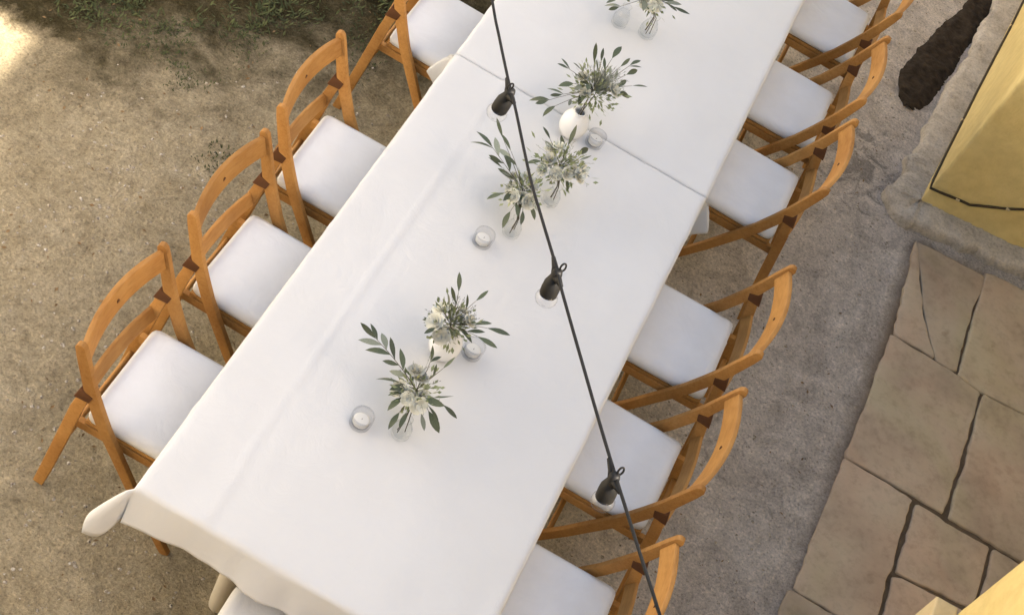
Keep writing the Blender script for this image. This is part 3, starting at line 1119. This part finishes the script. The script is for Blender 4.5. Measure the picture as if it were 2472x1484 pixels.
def bunch(vase, root, tips, label, seed, blossoms=0, mist=40, core=60, core_r=0.045, fan=None):
    """vase: mouth of the vase; root: heart of the bunch; tips: (x, y, z, leaves, leaf length)"""
    r = random.Random(seed)
    base = Vector((vase[0], vase[1], TZ))
    e = empty('olive_bunch', tuple(base))
    tag(e, label, 'flower arrangement', 'leafy bunches along the table')
    mouth = Vector((0, 0, vase[2] - TZ))
    rt = Vector(root) - base
    sm_ = MB()
    for k in range(4):
        a = r.uniform(0, 6.28)
        f0 = Vector((0.012 * math.cos(a), 0.012 * math.sin(a), 0.02))
        sm_.tube([f0, mouth + Vector((0.006 * math.cos(a), 0.006 * math.sin(a), 0)), rt + Vector((r.uniform(-.01, .01), r.uniform(-.01, .01), r.uniform(-.01, .01)))], 0.0016, 5)
    for (tx, ty, tz, nl_, ll) in tips:
        tp = Vector((tx, ty, tz)) - base
        d = tp - rt
        side = d.cross(Vector((0, 0, 1)))
        if side.length < 1e-4:
            side = Vector((1, 0, 0))
        side.normalize()
        mid = rt + d * 0.5 + Vector((0, 0, 0.012)) + side * r.uniform(-0.01, 0.01)
        def pt(t):
            return rt * (1 - t) ** 2 + mid * 2 * t * (1 - t) + tp * t * t
        if nl_ > 1:
            end = 1 - ll * 0.6 / max(d.length, ll)
            sm_.tube([pt(end * i / 5) for i in range(6)], [0.0015, 0.0014, 0.0012, 0.001, 0.0009, 0.0007], 5)
            for k in range(nl_ - 1):
                t = end * (0.25 + 0.72 * k / max(1, nl_ - 2)) if nl_ > 2 else end * 0.6
                ps = pt(t)
                tang = (pt(min(1, t + 0.05)) - ps).normalized()
                s = 1 if k % 2 else -1
                dr = tang + side * s * r.uniform(0.5, 1.0) + Vector((0, 0, r.uniform(-0.15, 0.35)))
                leaf_at(e, ps, dr, ll * r.uniform(0.75, 1.1), r.random() < 0.25, r)
            tang = (pt(1.0) - pt(end)).normalized()
            leaf_at(e, pt(end), tang, ll, False, r)
        else:
            L = min(ll, d.length)
            s0 = tp - d.normalized() * L
            if (s0 - rt).length > 0.01:
                sm_.tube([rt, rt + (s0 - rt) * 0.5 + Vector((0, 0, .006)), s0], 0.0009, 5)
            leaf_at(e, s0, d, L, r.random() < 0.15, r)
    sm_.build('stems', STEM, e)
    # soft green filler at the heart of the bunch
    cm = MB()
    for _ in range(core):
        v = Vector((r.gauss(0, 1), r.gauss(0, 1), r.gauss(0, 0.7)))
        p = rt + v * core_r * 0.55
        q = p + (v.normalized() + Vector((r.uniform(-.5, .5), r.uniform(-.5, .5), r.uniform(0, .7)))).normalized() * r.uniform(0.014, 0.032)
        w = (q - p).cross(Vector((r.uniform(-1, 1), r.uniform(-1, 1), 1))).normalized() * r.uniform(0.003, 0.006)
        mid = (p + q) / 2
        cm.add([p, mid + w, q, mid - w], [(0, 1, 2, 3)])
    tag(cm.build('filler_leaves', LEAF_G, e), None, None, None, 'stuff')
    # airy twiggy spray
    mm_ = MB()
    for _ in range(mist):
        v = Vector((r.gauss(0, 1), r.gauss(0, 1), abs(r.gauss(0, 0.8)) * 0.8))
        if fan is not None and r.random() < 0.7:
            v = Vector((fan[0], fan[1], 0.3)) * 1.3 + v * 0.6
        v.normalize()
        L = r.uniform(0.03, 0.075) * core_r / 0.045
        p0 = rt + v * 0.01
        p1 = p0 + v * L + Vector((r.uniform(-.01, .01), r.uniform(-.01, .01), 0))
        mm_.tube([p0, (p0 + p1) / 2 + Vector((0, 0, 0.004)), p1], [0.0006, 0.0005, 0.0004], 3, False)
        for _k in range(5):
            b0 = p0 + (p1 - p0) * r.uniform(0.45, 1.0)
            dd = (v + Vector((r.uniform(-1, 1), r.uniform(-1, 1), r.uniform(-.4, .8)))).normalized() * r.uniform(0.005, 0.013)
            w = dd.cross(Vector((0.3, 0.2, 1))).normalized() * 0.0011
            mm_.add([b0, b0 + dd * 0.5 + w, b0 + dd, b0 + dd * 0.5 - w], [(0, 1, 2, 3)])
    if mist:
        tag(mm_.build('airy_spray', MIST, e, False), None, None, None, 'stuff')
    for k in range(blossoms):
        a = 6.28 * k / blossoms + r.uniform(-.4, .4)
        dn = Vector((math.cos(a), math.sin(a), r.uniform(0.1, 0.9)))
        if fan is None:
            dn = dn + Vector((0, -0.6, 0))
        c_ = rt + dn.normalized() * r.uniform(0.025, 0.062) * core_r / 0.05 - Vector((0, 0, 0.012))
        bs = r.uniform(0.75, 1.1)
        fm_ = MB()
        nrm = (dn + Vector((0, 0, 0.8))).normalized()
        ax_ = nrm.orthogonal().normalized()
        bx_ = nrm.cross(ax_)
        for layer, (rad, lift, npet) in enumerate(((0.027 * bs, 0.005, 7), (0.019 * bs, 0.012, 6), (0.011 * bs, 0.016, 5))):
            for j in range(npet):
                an = 6.28 * (j + 0.5 * layer) / npet + r.uniform(-.2, .2)
                d0 = ax_ * math.cos(an) + bx_ * math.sin(an)
                sd = nrm.cross(d0) * rad * 0.55
                p0 = c_ + nrm * 0.002
                p1 = c_ + d0 * rad * 0.6 + nrm * lift * 0.5
                p2 = c_ + d0 * rad + nrm * lift * 1.4
                fm_.add([p0, p1 - sd, p2 - sd * 0.5, p2 + sd * 0.5, p1 + sd, p1], [(0, 1, 5), (1, 2, 3, 5), (3, 4, 5), (5, 4, 0)])
        fm_.build('blossom', PETAL, e)
    return e


bunch((0.537, 0.585, 0.825), (0.515, 0.672, 0.86),
      [(0.304, 0.702, 0.95, 9, 0.068), (0.502, 0.768, 0.93, 3, 0.05), (0.502, 0.521, 0.84, 1, 0.06), (0.530, 0.550, 0.83, 1, 0.05), (0.597, 0.575, 0.84, 1, 0.055),
       (0.636, 0.600, 0.84, 1, 0.07), (0.640, 0.672, 0.85, 2, 0.06), (0.425, 0.640, 0.88, 2, 0.07), (0.452, 0.600, 0.87, 1, 0.06), (0.560, 0.775, 0.92, 2, 0.05), (0.60, 0.62, 0.87, 2, 0.06), (0.47, 0.57, 0.86, 1, 0.06)],
      'loose olive sprigs in the glass vase at the near end, one long sprig leaning left', 11, 9, 26, 150, 0.052)
bunch((0.516, 0.930, 0.855), (0.500, 0.915, 0.905),
      [(0.440, 0.900, 0.98, 1, 0.04), (0.452, 0.938, 1.0, 1, 0.05), (0.460, 1.000, 1.0, 2, 0.06), (0.541, 1.015, 0.98, 2, 0.05), (0.645, 0.970, 0.93, 2, 0.075), (0.632, 0.917, 0.92, 2, 0.07),
       (0.585, 0.905, 0.92, 1, 0.06), (0.460, 0.825, 0.94, 2, 0.05)],
      'small olive and green bunch standing in the nearer white vase', 12, 5, 60, 190, 0.055, (0.3, 0.6))
bunch((0.505, 1.515, 0.825), (0.470, 1.605, 0.865),
      [(0.275, 1.646, 0.95, 6, 0.075), (0.296, 1.705, 0.96, 2, 0.075), (0.341, 1.680, 0.95, 2, 0.065), (0.346, 1.600, 0.92, 2, 0.06), (0.400, 1.500, 0.88, 2, 0.07), (0.542, 1.553, 0.85, 2, 0.055),
       (0.470, 1.470, 0.84, 2, 0.06), (0.527, 1.495, 0.84, 1, 0.05), (0.43, 1.54, 0.88, 1, 0.07)],
      'olive sprigs with cream blossoms directly under the hanging cable, fanned to the upper left', 13, 9, 34, 160, 0.052)
bunch((0.562, 1.735, 0.825), (0.535, 1.775, 0.885),
      [(0.520, 1.870, 0.95, 2, 0.08), (0.439, 1.815, 0.95, 2, 0.05), (0.590, 1.896, 0.92, 1, 0.06), (0.610, 1.875, 0.90, 1, 0.05), (0.605, 1.725, 0.86, 1, 0.045), (0.450, 1.715, 0.90, 2, 0.05), (0.62, 1.80, 0.88, 2, 0.05)],
      'rounded cream and green posy right of the cable, with few long leaves', 14, 11, 60, 240, 0.066)
bunch((0.496, 2.092, 0.857), (0.500, 2.165, 0.91),
      [(0.417, 2.249, 1.03, 1, 0.075), (0.500, 2.285, 1.02, 2, 0.06), (0.547, 2.281, 1.0, 2, 0.05), (0.575, 2.311, 1.0, 3, 0.05), (0.586, 2.283, 0.98, 2, 0.055), (0.635, 2.271, 0.95, 2, 0.06),
       (0.411, 2.130, 1.0, 2, 0.05), (0.365, 2.117, 0.98, 3, 0.05), (0.366, 1.945, 0.93, 3, 0.065), (0.400, 1.950, 0.92, 2, 0.06), (0.395, 2.004, 0.94, 3, 0.06), (0.437, 2.088, 1.0, 2, 0.06),
       (0.410, 2.058, 0.97, 2, 0.06), (0.603, 2.225, 0.92, 2, 0.06), (0.46, 2.25, 1.0, 2, 0.05)],
      'largest leafy bunch, spiky olive leaves over the white vase by the seam', 15, 4, 190, 260, 0.068, (0.2, 0.5))
bunch((0.548, 2.79, 0.84), (0.500, 2.800, 0.91),
      [(0.400, 2.590, 0.93, 3, 0.065), (0.380, 2.617, 0.94, 2, 0.06), (0.630, 2.790, 0.93, 2, 0.07), (0.590, 2.795, 0.92, 2, 0.05), (0.42, 2.697, 1.0, 2, 0.06), (0.503, 2.87, 1.0, 2, 0.06), (0.443, 2.80, 1.02, 2, 0.06)],
      'olive bunch cut by the top edge above the pair of glass vases', 16, 6, 60, 160, 0.058)

# ------------------------------------------------------------------ string lights
SZ = 2.2
cpts = [(-0.30, 1.55, 2.42), (0.0, 1.10, 2.28), (0.236, 0.749, 2.215), (0.310, 0.640, 2.205), (0.392, 0.520, SZ), (0.425, 0.474, SZ), (0.536, 0.307, 2.198), (0.60, 0.222, 2.197), (0.682, 0.112, SZ), (0.716, 0.062, SZ),
        (0.849, -0.114, 2.198), (0.92, -0.208, 2.198), (0.972, -0.277, SZ), (1.010, -0.325, SZ), (1.115, -0.458, 2.202), (1.25, -0.63, 2.215), (1.6, -1.06, 2.29), (2.0, -1.55, 2.40), (2.225, -1.83, 2.47)]
def catmull(P, k=6):
    P = [Vector(q) for q in P]
    out = []
    for i in range(len(P) - 1):
        p0, p1, p2, p3 = P[max(i - 1, 0)], P[i], P[i + 1], P[min(i + 2, len(P) - 1)]
        for j in range(k):
            t = j / k
            out.append(0.5 * ((2 * p1) + (p2 - p0) * t + (2 * p0 - 5 * p1 + 4 * p2 - p3) * t * t + (3 * p1 - p0 - 3 * p2 + p3) * t ** 3))
    out.append(P[-1])
    return out


lights = empty('string_light_cable', (0.7, 0.1, 2.2))
tag(lights, 'black outdoor light string hanging over the table, with three clear bulbs', 'string lights')
off = Vector((0.7, 0.1, 2.2))
MB().tube([q - off for q in catmull(cpts)], 0.0036, 8).build('cable', BLACK, lights)


def socket(anchor, axis, along, tilt):
    """moulded socket hanging from the cable; axis = hanging direction"""
    a = Vector(axis).normalized()
    e = Vector(anchor) - off
    s = empty('lamp_holder', (0, 0, 0))
    s.parent = lights
    al = Vector(along).normalized()
    m = MB()
    side = a.cross(al).normalized()
    def prof(pr, n=20):
        vs_, fs_ = [], []
        ax_ = a.orthogonal().normalized()
        bx_ = a.cross(ax_)
        for r_, h in pr:
            r_, h = r_ * 0.92, h * 0.80
            for k in range(n):
                c_ = 6.28318 * k / n
                vs_.append(e + a * h + (ax_ * math.cos(c_) + bx_ * math.sin(c_)) * r_)
        for i in range(len(pr) - 1):
            for k in range(n):
                k2 = (k + 1) % n
                fs_.append((i * n + k, i * n + k2, (i + 1) * n + k2, (i + 1) * n + k))
        fs_.append(tuple(range(n)))
        fs_.append(tuple(range((len(pr) - 1) * n, len(pr) * n)))
        return vs_, fs_
    m.add(*prof([(0.004, -0.012), (0.010, -0.010), (0.0125, 0.0), (0.0135, 0.012), (0.0165, 0.022), (0.0205, 0.034), (0.0215, 0.052), (0.0212, 0.072), (0.0195, 0.076), (0.016, 0.0765)]))
    # two cable sleeves and the rib between them
    m.tube([e - al * 0.040 - a * 0.002, e - al * 0.018 + a * 0.002, e + a * 0.010], [0.0045, 0.0072, 0.011], 10)
    m.tube([e + al * 0.036 - a * 0.002, e + al * 0.018 + a * 0.002, e + a * 0.010], [0.0045, 0.0075, 0.012], 10)
    m.build('body', BLACK, s)
    # hanging eye on top
    ey = e - a * 0.016 + side * 0.008 * tilt
    pts = [ey + (-a * math.cos(t) * 0.010 + side * math.sin(t) * 0.006) for t in [6.28318 * k / 16 for k in range(17)]]
    MB().tube(pts, 0.0022, 6, False).build('hanging_eye', BLACK, s)
    # bulb
    gl = [(0.0125, 0.060), (0.0175, 0.065), (0.0225, 0.071), (0.0258, 0.078), (0.0268, 0.085), (0.0258, 0.092), (0.0222, 0.100), (0.0158, 0.106), (0.008, 0.1095), (0.002, 0.1105)]
    th = 0.0009
    inner = [(max(0.001, r_ - th * (1 if i < 8 else 0.4)), h - (th if i > 6 else th * 0.4 if i > 4 else 0)) for i, (r_, h) in enumerate(gl)]
    MB().add(*prof(gl + inner[::-1], 28)).build('bulb', BULB, s)
    MB().add(*prof([(0.0030, 0.0775), (0.0032, 0.082), (0.0020, 0.090), (0.0008, 0.092)], 10)).build('filament_stem', CERAMIC, s)


socket((0.398, 0.512, SZ - 0.004), (-0.10, -0.10, -1.0), (0.60, -0.80, 0), 1)
socket((0.690, 0.102, SZ - 0.004), (0.10, -0.22, -1.0), (0.58, -0.80, 0), -1)
socket((0.978, -0.286, SZ - 0.004), (0.12, -0.20, -1.0), (0.62, -0.78, 0), -1)

# ------------------------------------------------------------------ planting at the top left
rs = random.Random(21)
tr = empty('shade_tree', (-2.5, 4.0, 0))  # tree out of frame, placed to darken the ground at top left
tag(tr, 'unseen leafy tree beyond the top left, placed to shade the ground', 'tree')
tk = MB()
tk.tube([(0, 0, -0.05), (0.05, 0.02, 0.6), (0.12, -0.05, 1.2), (0.15, -0.12, 2.4), (0.2, -0.2, 4.0)], [0.14, 0.11, 0.095, 0.08, 0.03], 12)
limbs = []
for k in range(9):
    a = 6.28 * k / 9 + rs.uniform(-.3, .3)
    z0 = rs.uniform(2.2, 3.2)
    L = rs.uniform(1.0, 1.7)
    p0 = Vector((0.12, -0.08, z0))
    p2 = p0 + Vector((math.cos(a) * L, math.sin(a) * L, rs.uniform(0.1, 0.9)))
    tk.tube([p0, (p0 + p2) / 2 + Vector((0, 0, 0.12)), p2], [0.045, 0.03, 0.01], 7)
    limbs.append((p0, p2))
tk.build('trunk', BARK, tr)
cw = MB()
for p0, p2 in limbs:
    for _ in range(7):
        ctr = p0 + (p2 - p0) * rs.uniform(0.35, 1.1) + Vector((rs.gauss(0, .22), rs.gauss(0, .22), rs.gauss(0.05, .2)))
        for _k in range(85):
            p = ctr + Vector((rs.gauss(0, .16), rs.gauss(0, .16), rs.gauss(0, .12)))
            d = Vector((rs.gauss(0, 1), rs.gauss(0, 1), rs.gauss(-.3, .6))).normalized() * rs.uniform(0.05, 0.085)
            w = d.cross(Vector((rs.uniform(-1, 1), rs.uniform(-1, 1), 1))).normalized() * 0.017
            cw.add([p, p + d * 0.45 + w, p + d, p + d * 0.45 - w], [(0, 1, 2, 3)])
cw.build('crown', SHRUB, tr, False)

# low ground cover in the bed (uncountable)
gc = MB()
for _ in range(90000):
    x, y = rs.uniform(-2.6, 0.0), rs.uniform(1.4, 4.2)
    d = 0.72 * y - 0.69 * x + 0.8 * fbm(x * 1.9, y * 1.9, 4.4, 3)
    if d < 2.25 + rs.uniform(-0.25, 0.40):
        continue
    if fbm(x * 4, y * 4, 8.8, 3) + rs.uniform(-0.35, 0.35) < 0.0:
        continue
    if x > -0.35 or (x < -1.36 + rs.uniform(-0.08, 0.05) and y < 1.88):
        continue
    z = gz(x, y) - 0.002
    L = rs.uniform(0.008, 0.022) + 0.045 * sstep(2.25, 2.60, 0.72 * y - 0.69 * x) * rs.random() ** 2
    a = rs.uniform(0, 6.28)
    dv = Vector((math.cos(a), math.sin(a), rs.uniform(0.3, 1.2))).normalized() * L
    w = Vector((-math.sin(a), math.cos(a), 0)) * min(L * 0.16, 0.0045)
    p = Vector((x, y, z))
    gc.add([p, p + dv * 0.5 + w, p + dv, p + dv * 0.5 - w], [(0, 1, 2, 3)])
tag(gc.build('ground_cover', COVER, None, False), 'low dark green ground cover over mossy soil with painted shade at the top left', None, None, 'stuff')

# dry leaf litter and twigs (uncountable)
lt = MB()
for _ in range(900):
    x, y = rs.uniform(-2.0, 1.95), rs.uniform(-0.6, 5.2)
    z = gz(x, y) + 0.002
    L = rs.uniform(0.008, 0.022)
    a = rs.uniform(0, 6.28)
    dv = Vector((math.cos(a), math.sin(a), rs.uniform(-0.05, 0.25))) * L
    w = Vector((-math.sin(a), math.cos(a), rs.uniform(-.3, .3))) * L * rs.uniform(0.12, 0.3)
    p = Vector((x, y, z))
    lt.add([p, p + dv * 0.5 + w + Vector((0, 0, .002)), p + dv, p + dv * 0.5 - w], [(0, 1, 2, 3)])
tag(lt.build('leaf_litter', LITTER, None, False), 'tiny dry leaves and twigs strewn on the earth', None, None, 'stuff')
